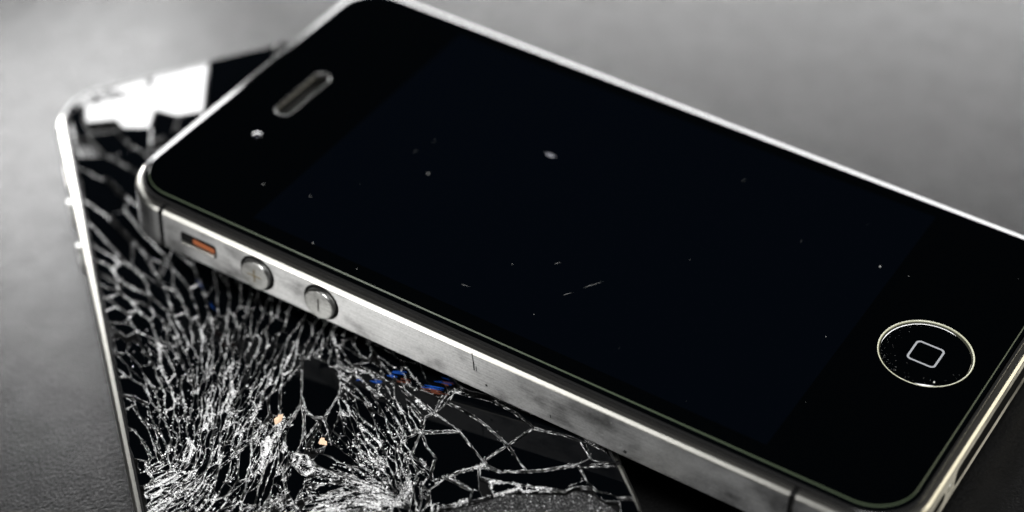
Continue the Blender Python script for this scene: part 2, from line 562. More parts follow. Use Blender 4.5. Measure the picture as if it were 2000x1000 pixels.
for p0, p1, w in (((57.1, -1.8), (57.35, -3.2), .12), ((57.35, -3.1), (57.5, -4.5), .2), ((57.75, -3.7), (57.8, -4.5), .1), ((59.25, -6.0), (59.4, -6.3), .32), ((79.0, -6.6), (79.4, -6.75), .5), ((68.6, -6.2), (68.7, -6.7), .12)):
    fix_normals(obj('scuff', *bar(p0, p1, w, 0.012), M_scuff, phone))
sd = []
for k in range(60):
    x, z, r = R.uniform(38, 112), R.uniform(-7.2, -1.9), R.uniform(.03, .09)
    pts = [(x + r * R.uniform(.5, 1.2) * math.cos(a), -0.01, z + r * R.uniform(.5, 1.2) * math.sin(a)) for a in (0, 1.2, 2.5, 3.8, 5)]
    sd.append((pts + [(x, -.01 - r * .6, z)], [(i, (i + 1) % 5, 5) for i in range(5)]))
obj('dust_on_band', *join(sd), M_dust, phone, kind='stuff')

phone.matrix_world = Matrix.Translation((43.246, 6.6646, 23.8777)) @ Matrix((
    (0.736834, -0.675859, 0.017033), (0.669834, 0.733217, 0.117112), (-0.09164, -0.074883, 0.992973))).to_4x4()

# ---------------------------------------------------------------- the broken handset
broken = thing('cracked_smartphone', 'shattered black smartphone with a crazed glass front, lying under the intact one', 'smartphone', 'two handsets of one kind')
shell(broken)
v, f = loft([outline(1.38, -1.6), outline(1.38, -0.95)], cap_last=True)
obj('display_panel', v, f, M_under, broken)

SHARD_FLAT = [
    [[5.21,4.82],[4.97,11.42],[4.26,15.31],[2.22,15.7],[2.16,24.22],[13.41,21.51],[13.0,17.62],[10.25,14.79],[11.84,14.15],[14.35,13.23],[12.71,9.54],[10.3,8.8],[9.31,4.45]],
    [[2.39,8.48],[2.12,14.44],[3.88,15.05],[4.58,11.48]],
    [[2.29,24.52],[2.42,34.92],[10.66,31.73],[13.84,26.42],[14.15,21.7]],
    [[10.87,14.69],[13.62,17.52],[17.11,16.19],[17.18,13.19],[14.77,13.63]],
    [[6.17,2.28],[5.34,4.49],[9.31,4.14],[12.46,4.81],[12.37,2.67]],
]
SHARD_TRACED = [
    [[70.94,25.01],[70.89,26.45],[72.66,27.91],[74.45,28.95],[76.55,28.76],[78.61,28.04],[80.4,26.65],[81.72,25.37],[81.23,24.08],[79.47,23.45],[76.93,23.64]],
    [[74.72,21.4],[71.59,24.6],[76.71,23.55],[78.45,23.06],[80.26,21.76],[81.34,20.62],[79.72,20.34]],
    [[74.78,21.05],[75.62,19.68],[77.22,19.3],[79.1,19.2],[79.58,19.97]],
    [[76.34,18.27],[76.36,19.07],[78.78,18.87],[80.27,17.79],[78.57,17.31]],
    [[82.44,20.53],[79.12,23.05],[80.99,22.94],[84.0,22.19],[85.61,21.53],[86.66,20.66],[85.94,19.96],[84.28,19.96]],
    [[80.46,23.31],[81.99,24.32],[82.43,24.49],[84.59,22.52]],
    [[82.74,24.56],[83.9,23.92],[85.73,22.35],[84.87,22.53]],
    [[82.33,25.24],[84.54,25.36],[85.18,24.83],[83.79,24.6]],
    [[80.81,26.49],[78.99,28.03],[81.35,27.64],[83.61,26.62],[84.64,25.87],[82.62,25.51]],
    [[86.41,38.75],[90.19,40.82],[88.67,36.79],[86.75,37.4]],
    [[84.24,40.31],[83.21,41.65],[83.71,41.92],[84.86,40.68],[86.1,39.16],[85.68,39.07]],
    [[79.82,36.3],[82.27,38.66],[84.02,40.23],[85.78,38.84],[83.4,37.58],[80.98,36.29]],
    [[81.29,36.08],[86.04,38.51],[86.36,37.37],[84.43,36.78]],
    [[86.22,39.0],[85.24,40.65],[87.51,42.39],[90.85,44.28],[94.7,45.71],[95.16,44.73],[96.03,42.47],[90.37,41.04]],
    [[83.64,42.01],[86.83,45.85],[90.0,48.23],[92.96,49.63],[94.55,46.02],[90.55,44.49],[87.26,42.73],[84.98,40.99]],
    [[89.26,36.64],[90.66,40.83],[96.31,42.27],[96.7,41.64],[97.09,37.65],[97.06,35.92],[95.78,36.05],[93.86,37.18],[91.25,36.54]],
    [[89.27,36.18],[91.38,36.38],[93.75,36.89],[95.3,35.97],[92.21,34.47]],
    [[89.38,34.51],[88.91,36.2],[91.75,34.45],[90.12,34.0]],
    [[92.5,34.27],[95.42,35.81],[97.01,35.54],[95.66,34.78],[93.66,34.24]],
    [[96.54,42.4],[95.57,44.62],[95.0,45.76],[97.94,46.37],[99.53,46.82],[98.73,44.19]],
    [[94.88,46.19],[93.4,49.57],[94.38,50.94],[95.97,52.97],[97.41,54.37],[100.5,54.65],[100.74,53.15],[100.1,48.79],[99.62,47.05],[97.94,46.62]],
    [[89.84,48.54],[86.68,46.22],[93.9,53.33],[97.98,55.38],[95.56,53.09],[93.96,51.06],[92.95,49.84]],
    [[97.2,41.76],[98.89,44.15],[99.96,46.76],[100.5,48.68],[101.2,52.94],[103.41,53.16],[104.24,50.46],[100.34,43.75],[98.57,41.39]],
    [[97.4,37.76],[97.17,41.45],[100.67,40.63],[100.31,39.89]],
    [[97.49,37.29],[100.58,39.69],[101.63,39.22],[101.58,35.6],[101.22,34.61],[98.58,35.02]],
    [[101.91,54.35],[102.88,57.42],[106.57,57.64],[108.07,57.73],[107.5,56.18],[105.65,54.01],[103.76,53.38],[101.54,53.36]],
    [[100.77,54.89],[97.76,55.05],[100.29,56.94],[102.38,57.51]],
    [[108.14,56.04],[108.65,57.66],[114.49,57.89],[113.41,54.96]],
    [[83.65,19.3],[84.34,18.64],[87.54,16.91],[90.97,15.29],[93.33,14.53],[94.0,15.16],[91.94,16.71],[88.85,18.02]],
    [[82.28,12.68],[82.45,13.63],[85.14,12.95],[88.26,11.62],[90.02,10.35],[89.44,10.0],[86.3,11.19]],
    [[82.27,14.65],[82.74,15.87],[86.01,15.26],[88.7,13.98],[88.85,13.18],[85.51,13.93]],
    [[89.63,18.89],[88.2,19.89],[90.26,20.57],[91.18,21.35],[93.27,20.28],[94.98,18.97],[92.65,18.61]],
    [[93.79,21.2],[93.14,21.84],[93.06,23.53],[94.35,25.56],[94.46,23.23],[95.39,21.24]],
    [[75.38,1.34],[75.66,2.09],[78.57,2.84],[81.02,3.19],[81.39,2.94],[80.35,1.4],[77.92,1.1]],
    [[71.48,1.63],[71.3,2.45],[75.13,3.68],[79.11,4.26],[81.19,4.13],[80.9,3.59],[77.82,2.82],[75.21,2.15],[74.66,1.44]],
    [[65.57,1.6],[65.8,2.71],[68.13,4.39],[71.23,5.06],[71.43,4.57],[69.46,2.99],[68.56,1.64]],
    [[83.09,1.39],[83.22,2.47],[84.61,3.03],[85.61,2.11],[85.15,1.35]],
    [[58.06,1.89],[57.92,2.87],[59.45,3.62],[61.08,3.04],[60.46,1.97]],
    [[52.16,1.59],[51.63,2.99],[54.22,4.72],[55.25,3.53],[54.13,1.74]],
    [[90.55,15.37],[93.26,14.35],[93.48,12.59],[91.24,13.64]],
]
PATCH = [
    [[102.32,40.38],[102.08,43.71],[104.79,50.29],[104.39,51.57],[106.13,53.67],[109.31,55.28],[113.33,54.74],[105.44,33.35],[102.16,35.07]],
]
FLOW = [
    [16.79,9.73,0.505,5.0,1.6,0.16,0.25,2.2],
    [21.32,5.31,0.731,4.0,1.5,0.16,0.3,2.2],
    [33.38,5.16,0.411,7.0,1.2,0.15,0.2,2.0],
    [42.38,1.77,0.612,6.0,1.1,0.15,0.25,2.0],
    [45.31,9.21,0.32,6.0,1.0,0.15,0.25,2.0],
    [49.07,3.34,0.659,2.0,0.9,0.25,1.0,3.0],
    [54.3,4.36,0.389,2.0,0.9,0.25,1.0,3.0],
    [52.31,10.25,0.149,5.0,0.9,0.15,0.35,2.0],
    [52.08,15.23,0.013,5.0,0.8,0.15,0.4,2.0],
    [59.76,4.95,0.448,5.0,0.9,0.15,0.4,2.0],
    [67.87,2.41,0.464,6.0,1.3,0.15,0.4,1.5],
    [75.86,0.61,0.184,7.0,1.8,0.15,0.4,1.0],
    [64.15,8.38,0.121,4.0,0.6,0.14,0.7,2.0],
    [73.48,6.91,-0.062,3.2,0.5,0.14,0.9,2.0],
    [78.16,4.21,0.174,5.0,0.9,0.15,0.6,1.5],
    [61.57,14.99,-0.27,4.0,0.75,0.14,0.6,2.0],
    [58.67,21.07,-0.324,4.0,0.85,0.14,0.5,2.0],
    [64.09,24.2,-0.49,4.0,0.95,0.14,0.45,2.0],
    [68.19,26.81,-0.444,4.0,1.0,0.14,0.4,2.0],
    [68.99,15.73,-0.359,3.0,0.55,0.13,0.9,2.0],
    [75.61,12.54,-0.232,2.4,0.45,0.13,1.3,2.5],
    [70.68,20.16,-0.546,3.0,0.6,0.13,0.8,2.0],
    [81.77,8.86,-0.318,2.0,0.45,0.14,1.5,2.5],
    [76.8,15.65,-0.615,2.0,0.45,0.14,1.5,2.5],
    [86.01,5.58,1.66,2.0,0.6,0.16,1.6,2.5],
    [88.2,9.06,-0.754,2.5,0.55,0.14,1.4,2.0],
    [85.1,12.83,-0.415,5.0,0.75,0.13,0.8,1.5],
    [88.77,15.39,-0.568,6.0,1.0,0.13,0.7,1.5],
    [91.33,17.46,-0.376,6.0,1.3,0.13,0.5,1.0],
    [92.48,13.41,-1.132,3.0,0.9,0.13,0.8,1.5],
    [88.48,2.64,1.967,2.0,0.6,0.16,1.5,2.5],
    [85.55,18.93,-0.264,2.0,0.45,0.15,1.6,2.5],
    [88.95,23.11,0.966,4.0,0.5,0.12,0.8,2.0],
    [93.27,20.28,1.847,5.0,1.4,0.12,0.6,1.0],
    [92.95,24.2,1.039,6.0,0.5,0.12,0.9,2.0],
    [96.22,23.49,1.544,4.0,0.5,0.14,1.4,2.0],
    [92.41,27.54,0.732,3.0,0.36,0.12,1.2,2.0],
    [97.38,28.97,0.856,3.0,0.36,0.14,1.9,2.0],
    [88.68,29.69,0.413,3.0,0.45,0.12,1.1,2.0],
    [81.95,29.24,-0.011,5.0,0.65,0.12,0.6,1.5],
    [83.99,32.1,0.102,5.0,0.65,0.12,0.6,1.5],
    [89.81,32.7,0.054,3.0,0.55,0.12,1.0,2.0],
    [95.01,32.1,-0.057,3.0,0.45,0.13,1.3,2.0],
    [98.0,32.98,-0.182,2.5,0.5,0.13,1.4,2.0],
    [96.93,34.85,2.521,3.0,0.7,0.13,1.0,1.5],
    [75.48,31.37,0.649,5.0,1.0,0.12,0.4,1.0],
    [85.37,25.84,-0.077,4.0,0.8,0.12,0.6,1.5],
    [86.97,20.27,2.569,2.0,0.6,0.14,1.2,2.0],
    [109.21,31.16,2.523,5.0,1.0,0.13,0.8,1.0],
    [101.42,9.9,-0.378,5.0,1.0,0.13,0.8,1.0],
    [89.1,48.08,0.633,12.0,6.0,0.14,0.3,0.3],
    [100.58,56.52,0.639,8.0,5.0,0.14,0.2,0.3],
    [112.94,41.34,1.214,8.0,5.0,0.14,0.3,0.5],
    [29.28,34.2,0.47,12.0,7.0,0.14,0.1,0.5],
    [37.73,54.99,0.45,14.0,9.0,0.14,0.1,0.5],
    [68.69,46.82,0.486,12.0,8.0,0.14,0.1,0.5],
    [82.72,56.71,0.484,12.0,8.0,0.14,0.1,0.5],
]
BUNDLE = [
    [[[90.34,40.98],[89.57,38.67],[88.66,36.53]],0.55,1.6],
    [[[88.66,36.53],[91.92,34.41]],0.35,0.8],
    [[[88.66,36.53],[91.42,36.5],[93.82,37.06],[95.75,35.99]],0.3,0.9],
    [[[86.13,38.76],[84.24,40.31],[83.13,41.67],[83.86,42.82]],0.6,1.3],
    [[[86.13,38.76],[90.34,40.98],[93.18,41.67],[96.33,42.32]],0.4,1.0],
    [[[87.34,42.44],[90.68,44.32],[94.58,45.88]],0.55,0.9],
    [[[94.79,45.95],[95.32,44.69],[96.41,42.3]],0.35,0.9],
    [[[96.99,41.69],[98.77,44.05],[99.72,46.83],[100.26,48.75],[100.51,51.33],[100.98,53.07]],0.5,1.3],
    [[[100.98,53.07],[103.81,53.3]],0.5,1.2],
    [[[98.69,41.23],[100.5,43.7]],0.4,1.4],
    [[[96.99,41.69],[98.69,41.23]],0.4,1.1],
    [[[101.6,54.25],[102.66,57.55]],0.6,1.5],
    [[[107.65,56.13],[108.25,57.73]],0.45,2.2],
    [[[93.07,49.67],[94.13,51.01],[95.72,53.04]],0.35,1.1],
    [[[93.07,49.67],[94.63,46.0]],0.22,0.7],
    [[[89.92,48.25],[92.99,49.69]],0.5,1.2],
    [[[97.33,54.39],[100.63,54.74]],0.3,0.6],
    [[[97.56,35.6],[97.07,37.59],[96.85,39.4],[96.91,41.71]],0.45,1.3],
    [[[97.56,35.6],[98.43,34.61],[100.39,32.84]],0.6,1.8],
    [[[97.07,37.59],[100.39,39.87]],0.3,0.7],
    [[[88.54,36.69],[86.53,37.33],[86.13,38.76]],0.35,0.9],
    [[[86.92,35.37],[88.66,36.53]],0.4,1.1],
    [[[89.05,34.59],[88.66,36.53]],0.3,0.8],
    [[[102.04,40.32],[101.84,43.77],[103.32,47.27],[104.56,50.37],[104.16,51.64],[105.07,53.16]],0.3,1.0],
    [[[90.14,2.38],[88.23,5.54],[86.52,9.35],[84.67,12.91],[82.36,16.6],[80.77,19.87]],0.9,2.2],
    [[[89.56,4.37],[90.73,9.9],[92.67,12.74],[94.99,15.48]],0.5,1.5],
    [[[91.78,10.36],[88.97,14.71],[85.98,18.84]],0.5,1.5],
    [[[80.77,19.87],[83.08,19.74],[87.32,18.77],[91.45,17.76],[94.84,17.41]],0.6,1.6],
    [[[80.77,19.87],[80.26,21.76],[78.7,23.21]],0.4,1.0],
    [[[74.72,21.4],[71.59,24.6]],0.4,0.8],
    [[[87.44,20.31],[88.92,21.82],[90.66,24.05],[93.65,27.26]],0.6,1.6],
    [[[87.44,20.31],[90.37,20.87],[91.49,23.87]],0.5,1.5],
    [[[78.73,23.27],[84.07,22.37],[85.78,21.49],[87.44,20.31],[90.95,18.82]],0.3,0.9],
    [[[74.45,28.95],[76.62,29.22],[80.93,29.07],[83.58,29.54]],0.4,1.0],
    [[[75.35,29.23],[79.38,32.1],[83.31,33.32],[87.07,34.28],[89.2,34.03]],0.4,1.1],
    [[[73.17,30.8],[76.87,33.22],[80.66,35.97]],0.3,0.6],
    [[[69.39,28.34],[72.7,29.34],[75.62,29.17]],0.4,0.9],
    [[[70.94,25.01],[70.52,26.53],[69.39,28.34]],0.4,0.8],
    [[[94.25,20.78],[95.59,22.98],[95.29,26.89],[98.44,30.64]],0.9,2.4],
    [[[97.61,22.55],[96.91,26.52],[99.24,30.45]],1.2,2.6],
    [[[99.24,30.45],[95.46,33.28],[100.39,32.84],[96.84,34.62]],0.6,2.0],
    [[[71.89,24.61],[76.73,23.61],[79.78,23.52],[81.54,24.15],[81.98,25.31],[80.53,26.76],[78.64,28.1],[76.57,28.83]],0.25,0.7],
    [[[82.16,25.28],[84.71,25.32],[87.04,25.35]],0.25,0.7],
    [[[82.43,24.49],[84.85,22.47]],0.25,0.6],
    [[[88.0,20.58],[90.41,24.1],[94.91,28.26],[99.67,31.61]],0.12,0.9],
    [[[89.42,20.75],[91.71,24.46],[95.95,28.66],[99.22,31.09]],0.12,0.9],
    [[[94.14,20.74],[93.22,22.53],[93.81,25.29],[96.74,29.12],[99.45,31.03]],0.12,0.9],
    [[[94.25,20.78],[95.0,23.75],[96.94,27.79],[99.35,30.74]],0.12,1.0],
    [[[96.97,22.69],[96.77,25.92],[99.32,30.43]],0.15,1.1],
    [[[89.81,32.7],[94.42,32.89],[99.95,32.37]],0.1,0.8],
    [[[88.28,31.1],[94.08,32.0],[99.89,32.2]],0.1,0.8],
    [[[89.07,28.3],[94.57,30.92],[99.89,32.2]],0.12,0.8],
    [[[87.76,20.44],[88.78,23.15],[91.55,26.44]],0.15,1.0],
    [[[83.83,19.27],[87.05,18.05],[91.61,15.81],[93.85,14.74]],0.2,0.8],
    [[[82.56,15.9],[86.9,15.22],[90.6,13.12],[92.63,11.48]],0.15,0.7],
    [[[81.23,3.74],[77.69,2.97],[75.14,1.7]],0.15,0.6],
    [[[80.93,4.17],[76.14,3.86],[71.86,2.64]],0.15,0.7],
    [[[80.98,36.29],[84.28,37.89],[86.13,38.76]],0.18,0.5],
    [[[80.29,34.98],[84.43,36.78],[86.53,37.33]],0.18,0.5],
    [[[87.66,33.87],[93.5,34.28],[95.51,35.34],[97.44,35.75]],0.3,0.9],
]


def smooth_noise(x, y):
    """a fixed smooth wobble, the same for every shard, so that neighbours bend together"""
    dx = .16 * math.sin(.9 * x + 1.3 * y) + .09 * math.sin(2.3 * x - 1.9 * y + 1) + .22 * math.sin(.23 * x + .31 * y + 2)
    dy = .16 * math.sin(1.1 * y - .8 * x + .5) + .09 * math.sin(2.1 * y + 2.4 * x) + .22 * math.sin(.27 * y - .21 * x)
    return dx * .8, dy * .8

FL = np.array(FLOW)
def flow(x, y):
    d2 = (FL[:, 0] - x) ** 2 + (FL[:, 1] - y) ** 2 + 0.3
    w = d2 ** -1.6
    w /= w.sum()
    c, s = (w * np.cos(2 * FL[:, 2])).sum(), (w * np.sin(2 * FL[:, 2])).sum()
    lw = np.exp((w[:, None] * np.log(FL[:, 3:])).sum(0))
    return (0.5 * math.atan2(s, c), *lw)     # angle, length, width, gap, splinters per mm, tilt

def area2(p):
    return sum(p[i - 1][0] * p[i][1] - p[i][0] * p[i - 1][1] for i in range(len(p))) / 2

def clip(poly, nx, ny, c):
    """part of a convex polygon where nx*x + ny*y <= c"""
    out = []
    for i in range(len(poly)):
        a, b = poly[i - 1], poly[i]
        da, db = nx * a[0] + ny * a[1] - c, nx * b[0] + ny * b[1] - c
        if (da <= 0) != (db <= 0):
            t = da / (da - db)
            out.append((a[0] + t * (b[0] - a[0]), a[1] + t * (b[1] - a[1])))
        if db <= 0:
            out.append(b)
    return out

def inside(p, x, y):
    c = False
    for i in range(len(p)):
        (x0, y0), (x1, y1) = p[i - 1], p[i]
        if (y0 > y) != (y1 > y) and x < (x1 - x0) * (y - y0) / (y1 - y0) + x0:
            c = not c
    return c

def ccw(p):
    p = [tuple(q) for q in p]
    return p if area2(p) > 0 else p[::-1]

def hull(p):
    p = sorted(set(map(tuple, p)))
    def half(it):
        h = []
        for q in it:
            while len(h) > 1 and (h[-1][0] - h[-2][0]) * (q[1] - h[-2][1]) - (h[-1][1] - h[-2][1]) * (q[0] - h[-2][0]) <= 0:
                h.pop()
            h.append(q)
        return h[:-1]
    return half(p) + half(p[::-1])

flat_p, traced_p, patch_p = ([ccw(p) for p in s] for s in (SHARD_FLAT, SHARD_TRACED, PATCH))
taken = [hull(p) for p in flat_p + traced_p + patch_p]
taken_box = [(min(x for x, y in p), max(x for x, y in p), min(y for x, y in p), max(y for x, y in p)) for p in taken]
def is_taken(x, y):
    return any(b[0] < x < b[1] and b[2] < y < b[3] and inside(p, x, y) for p, b in zip(taken, taken_box))

EDGE = 1.5
X0, X1, Y0, Y1 = EDGE, L - EDGE, EDGE, W - EDGE
glass_edge = [(x, y) for x, y, z in outline(EDGE, 0, n=8)]

# seeds by dart throwing in the local, stretched metric
seeds, grid = [], {}
GR = 4.0
def try_seed(x, y):
    th, ln, wd, gap, dn, tl = flow(x, y)
    big = (1.2 if dn < 1.1 else .95) * R.choice((.6, .8, 1.0, 1.2, 1.6, 2.2)) + .7 * max(0.0, min(1.0, (66 - x) / 30))
    ln, wd = ln * big, wd * big
    c, s = math.cos(th), math.sin(th)
    gx, gy = int(x // GR), int(y // GR)
    for i in range(gx - 3, gx + 4):
        for j in range(gy - 3, gy + 4):
            for k in grid.get((i, j), ()):
                q = seeds[k]
                dx, dy = q[0] - x, q[1] - y
                u, v_ = (dx * c + dy * s) / (ln * .5 + q[3] * .5), (-dx * s + dy * c) / (wd * .5 + q[4] * .5)
                if u * u + v_ * v_ < .8:
                    return
    grid.setdefault((gx, gy), []).append(len(seeds))
    seeds.append((x, y, th, 1.1 * ln * R.uniform(.8, 1.2), 1.1 * wd * R.uniform(.75, 1.3), gap, dn, tl))
for k in range(30000):
    x, y = R.uniform(X0, X1), R.uniform(Y0, Y1)
    if y > 34 + (x - 70) * .9 and x < 60 and R.random() < .9:
        continue                                  # hidden under the upper handset
    if not is_taken(x, y):
        try_seed(x, y)

def metric(q):
    c, s = math.cos(q[2]), math.sin(q[2])
    a, b = q[3] ** -2, q[4] ** -2
    return np.array([c * c * a + s * s * b, c * s * (a - b), s * s * a + c * c * b])
MET = [metric(q) for q in seeds]
SX = np.array([(q[0], q[1]) for q in seeds])
SL = np.array([q[3] for q in seeds])

cells = []          # (polygon, seed)
for i, q in enumerate(seeds):
    x, y = q[0], q[1]
    reach = 2.2 * q[3] + 1
    poly = [(x - reach, y - reach), (x + reach, y - reach), (x + reach, y + reach), (x - reach, y + reach)]
    d = np.hypot(SX[:, 0] - x, SX[:, 1] - y)
    near = np.nonzero(d < 2 * reach)[0]
    near = near[np.argsort(d[near])][1:160]
    for j in near:
        m = (MET[i] + MET[j]) / 2
        dx, dy = SX[j][0] - x, SX[j][1] - y
        nx, ny = m[0] * dx + m[1] * dy, m[1] * dx + m[2] * dy
        ln = math.hypot(nx, ny)
        c = (nx * (x + dx / 2) + ny * (y + dy / 2)) / ln - q[5] * R.uniform(.15, .4)
        poly = clip(poly, nx / ln, ny / ln, c)
        if len(poly) < 3:
            break
    if len(poly) < 3:
        continue
    for a, b in zip(glass_edge, glass_edge[1:] + glass_edge[:1]):
        nx, ny = b[1] - a[1], a[0] - b[0]
        ln = math.hypot(nx, ny)
        if ln > 1e-6 and len(poly) > 2:
            poly = clip(poly, nx / ln, ny / ln, (nx * a[0] + ny * a[1]) / ln - .05)
    for p, bx in zip(taken, taken_box):
        if len(poly) < 3 or bx[0] > x + reach or bx[1] < x - reach or bx[2] > y + reach or bx[3] < y - reach:
            continue
        best = None
        for a, b in zip(p, p[1:] + p[:1]):
            nx, ny = b[1] - a[1], a[0] - b[0]
            ln = math.hypot(nx, ny)
            s = (nx * (x - a[0]) + ny * (y - a[1])) / ln
            if best is None or s > best[0]:
                best = (s, nx / ln, ny / ln, (nx * a[0] + ny * a[1]) / ln)
        poly = clip(poly, -best[1], -best[2], -best[3] - .1)
    if len(poly) > 2 and area2(poly) > .02:
        cells.append((poly, q))

def refine(poly, step, jag, rnd):
    """bend and roughen the outline"""
    out = []
    for a, b in zip(poly, poly[1:] + poly[:1]):
        d = math.hypot(b[0] - a[0], b[1] - a[1])
        n = max(1, min(6, int(d / step)))
        for k in range(n):
            t = k / n
            x, y = a[0] + t * (b[0] - a[0]), a[1] + t * (b[1] - a[1])
            if k:
                x += rnd.uniform(-jag, jag)
                y += rnd.uniform(-jag, jag)
            out.append((x, y))
    return out

def offset(poly, d):
    n = len(poly)
    out = []
    for i in range(n):
        a, b, c = poly[i - 1], poly[i], poly[(i + 1) % n]
        e1 = (b[0] - a[0], b[1] - a[1])
        e2 = (c[0] - b[0], c[1] - b[1])
        l1, l2 = math.hypot(*e1) or 1e-6, math.hypot(*e2) or 1e-6
        n1, n2 = (-e1[1] / l1, e1[0] / l1), (-e2[1] / l2, e2[0] / l2)
        k = max(.45, 1 + n1[0] * n2[0] + n1[1] * n2[1])
        out.append((b[0] + d * (n1[0] + n2[0]) / k, b[1] + d * (n1[1] + n2[1]) / k))
    return out

def shard_mesh(poly, tilt, lift, cham, rnd, lean=0.0):
    """a plate of glass: fractured sides, a narrow chipped bevel, a polished top"""
    cx, cy = sum(p[0] for p in poly) / len(poly), sum(p[1] for p in poly) / len(poly)
    a, b = rnd.gauss(0, tilt), rnd.gauss(0, tilt)
    a, b = math.tan(math.radians(a - lean)), math.tan(math.radians(b))
    r = max(math.hypot(p[0] - cx, p[1] - cy) for p in poly)
    k = min(1.0, (1.2 if lean > 3 else .25) / (r * math.hypot(a, b) + 1e-9))
    a, b = a * k, b * k
    top = lambda p: lift + a * (p[0] - cx) + b * (p[1] - cy)
    inner = offset(poly, cham)
    n = len(poly)
    v = [(p[0], p[1], -.75) for p in poly]
    v += [(p[0], p[1], top(p) - cham * rnd.uniform(.5, 1.3)) for p in poly]
    v += [(p[0], p[1], top(p)) for p in inner]
    f = [(i, (i + 1) % n, n + (i + 1) % n, n + i) for i in range(n)]
    f += [(n + i, n + (i + 1) % n, 2 * n + (i + 1) % n, 2 * n + i) for i in range(n)]
    f.append(tuple(range(2 * n, 3 * n)))
    return v, f

def warp(poly):
    return [(x + smooth_noise(x, y)[0], y + smooth_noise(x, y)[1]) for x, y in poly]

def clamp_edge(p):
    return [(min(max(x, X0 + .02), X1 - .02), min(max(y, Y0 + .02), Y1 - .02)) for x, y in p]

# where the camera can see the broken glass: the part not covered by the upper handset and not out of frame
inv = phone.matrix_world.inverted()
cam_inv = cam.matrix_world.inverted()
def seen(x, y):
    p = Vector((x, y, 9.3))
    q = cam_inv @ p
    u, w_ = q.x / -q.z * 75.978 / 36 + .5, q.y / -q.z * 75.978 / 36 + .25
    if not (-.01 < u < 1.01 and -.01 < w_ < .51):
        return False
    o, d = inv @ Vector(CAM_LOC), inv @ p
    t = (o.z + 1.4) / (o.z - d.z)
    h = o + (d - o) * t
    return not (0 < h.x < L and 0 < h.y < W)

plates = []          # (weight, verts, faces)
for i, p in enumerate(flat_p):
    q = offset(refine(p, 1.5, .02, R), .05)
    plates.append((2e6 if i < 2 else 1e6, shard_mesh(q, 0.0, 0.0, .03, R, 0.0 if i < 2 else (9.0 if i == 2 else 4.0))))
for p in traced_p:
    q = offset(refine(p, 1.2, .05, R), .02)
    plates.append((1e5, shard_mesh(q, .35, R.uniform(-.04, .04), .02, R)))
for poly, q in cells:
    cx, cy = sum(p[0] for p in poly) / len(poly), sum(p[1] for p in poly) / len(poly)
    a = area2(poly)
    p = clamp_edge(warp(refine(poly, .9, .035, R)))
    ch = min(.05, .08 * q[4]) + .2 * max(0.0, min(1.0, (60 - cx) / 30))
    plates.append(((a if seen(cx, cy) else a * 1e-4), shard_mesh(p, q[7] * (.5 if cx < 42 else 1), R.gauss(0, .07), ch, R, 4.0 if cx < 42 else .8)))
plates.sort(key=lambda t: -t[0])
def set_mats(o):
    me = o.data
    for p in me.polygons:
        p.material_index = 0 if (p.normal.z > .9 and p.loop_total > 4) or (p.normal.z > .97) else 1
MAXP = 299
for wgt, (v, f) in plates[:MAXP]:
    set_mats(obj('glass_shard', v, f, [M_bright_reflect if wgt > 1.5e6 else M_shard, M_rim], broken))
set_mats(obj('small_glass_shards', *join([p for w_, p in plates[MAXP:]]), [M_shard, M_rim], broken, kind='stuff'))

def cluster(x, y):
    return math.sin(.8 * x + .9 * math.sin(1.1 * y)) * math.sin(.95 * y + .9 * math.sin(.7 * x)) * .5 + .5
# splinters along every crack
SPL = []
def needle(x, y, z, th, ln, wd, rnd):
    up = rnd.uniform(-.35, .35)
    ux, uy, uz = math.cos(th) * math.cos(up), math.sin(th) * math.cos(up), math.sin(up)
    px, py = -math.sin(th), math.cos(th)
    h = ln / 2
    w_ = wd / 2
    roll = rnd.uniform(0, 6.28)
    cr, sr = math.cos(roll) * w_, math.sin(roll) * w_
    v = [(x - ux * h, y - uy * h, z - uz * h), (x + px * cr, y + py * cr, z + abs(sr)), (x - px * cr * .6, y - py * cr * .6, z - w_ * .7), (x + ux * h, y + uy * h, z + uz * h)]
    return v, [(0, 1, 2), (1, 3, 2), (0, 3, 1), (0, 2, 3)]
def along(a, b, density, width, rnd, size=1.0):
    d = math.hypot(b[0] - a[0], b[1] - a[1])
    th = math.atan2(b[1] - a[1], b[0] - a[0])
    n = d * density
    n = int(n) + (rnd.random() < n - int(n))
    for k in range(n):
        t = rnd.random()
        o = rnd.gauss(0, width / 2)
        x = a[0] + t * (b[0] - a[0]) - math.sin(th) * o
        y = a[1] + t * (b[1] - a[1]) + math.cos(th) * o
        if X0 + .3 < x < X1 - .3 and Y0 + .3 < y < Y1 - .3:
            SPL.append(needle(x, y, rnd.uniform(-.12, .14), th + rnd.gauss(0, .28), size * rnd.uniform(.25, 1.3), size * rnd.uniform(.03, .13), rnd))
def chip(x, y, z, r, rnd):
    v = []
    for k in range(4):
        d = Vector((rnd.gauss(0, 1), rnd.gauss(0, 1), rnd.gauss(0, .6))).normalized() * r * rnd.uniform(.6, 1.3)
        v.append((x + d.x, y + d.y, z + d.z))
    return v, [(0, 1, 2), (1, 3, 2), (0, 3, 1), (0, 2, 3)]
def crumbs_along(a, b, density, width, rnd, size):
    d = math.hypot(b[0] - a[0], b[1] - a[1])
    th = math.atan2(b[1] - a[1], b[0] - a[0])
    n = d * density
    for k in range(int(n) + (rnd.random() < n - int(n))):
        t, o = rnd.random(), rnd.gauss(0, width / 2)
        x, y = a[0] + t * (b[0] - a[0]) - math.sin(th) * o, a[1] + t * (b[1] - a[1]) + math.cos(th) * o
        if X0 + .3 < x < X1 - .3 and Y0 + .3 < y < Y1 - .3:
            SPL.append(chip(x, y, rnd.uniform(-.05, .06), size * rnd.choice((.04, .06, .08, .12)), rnd))
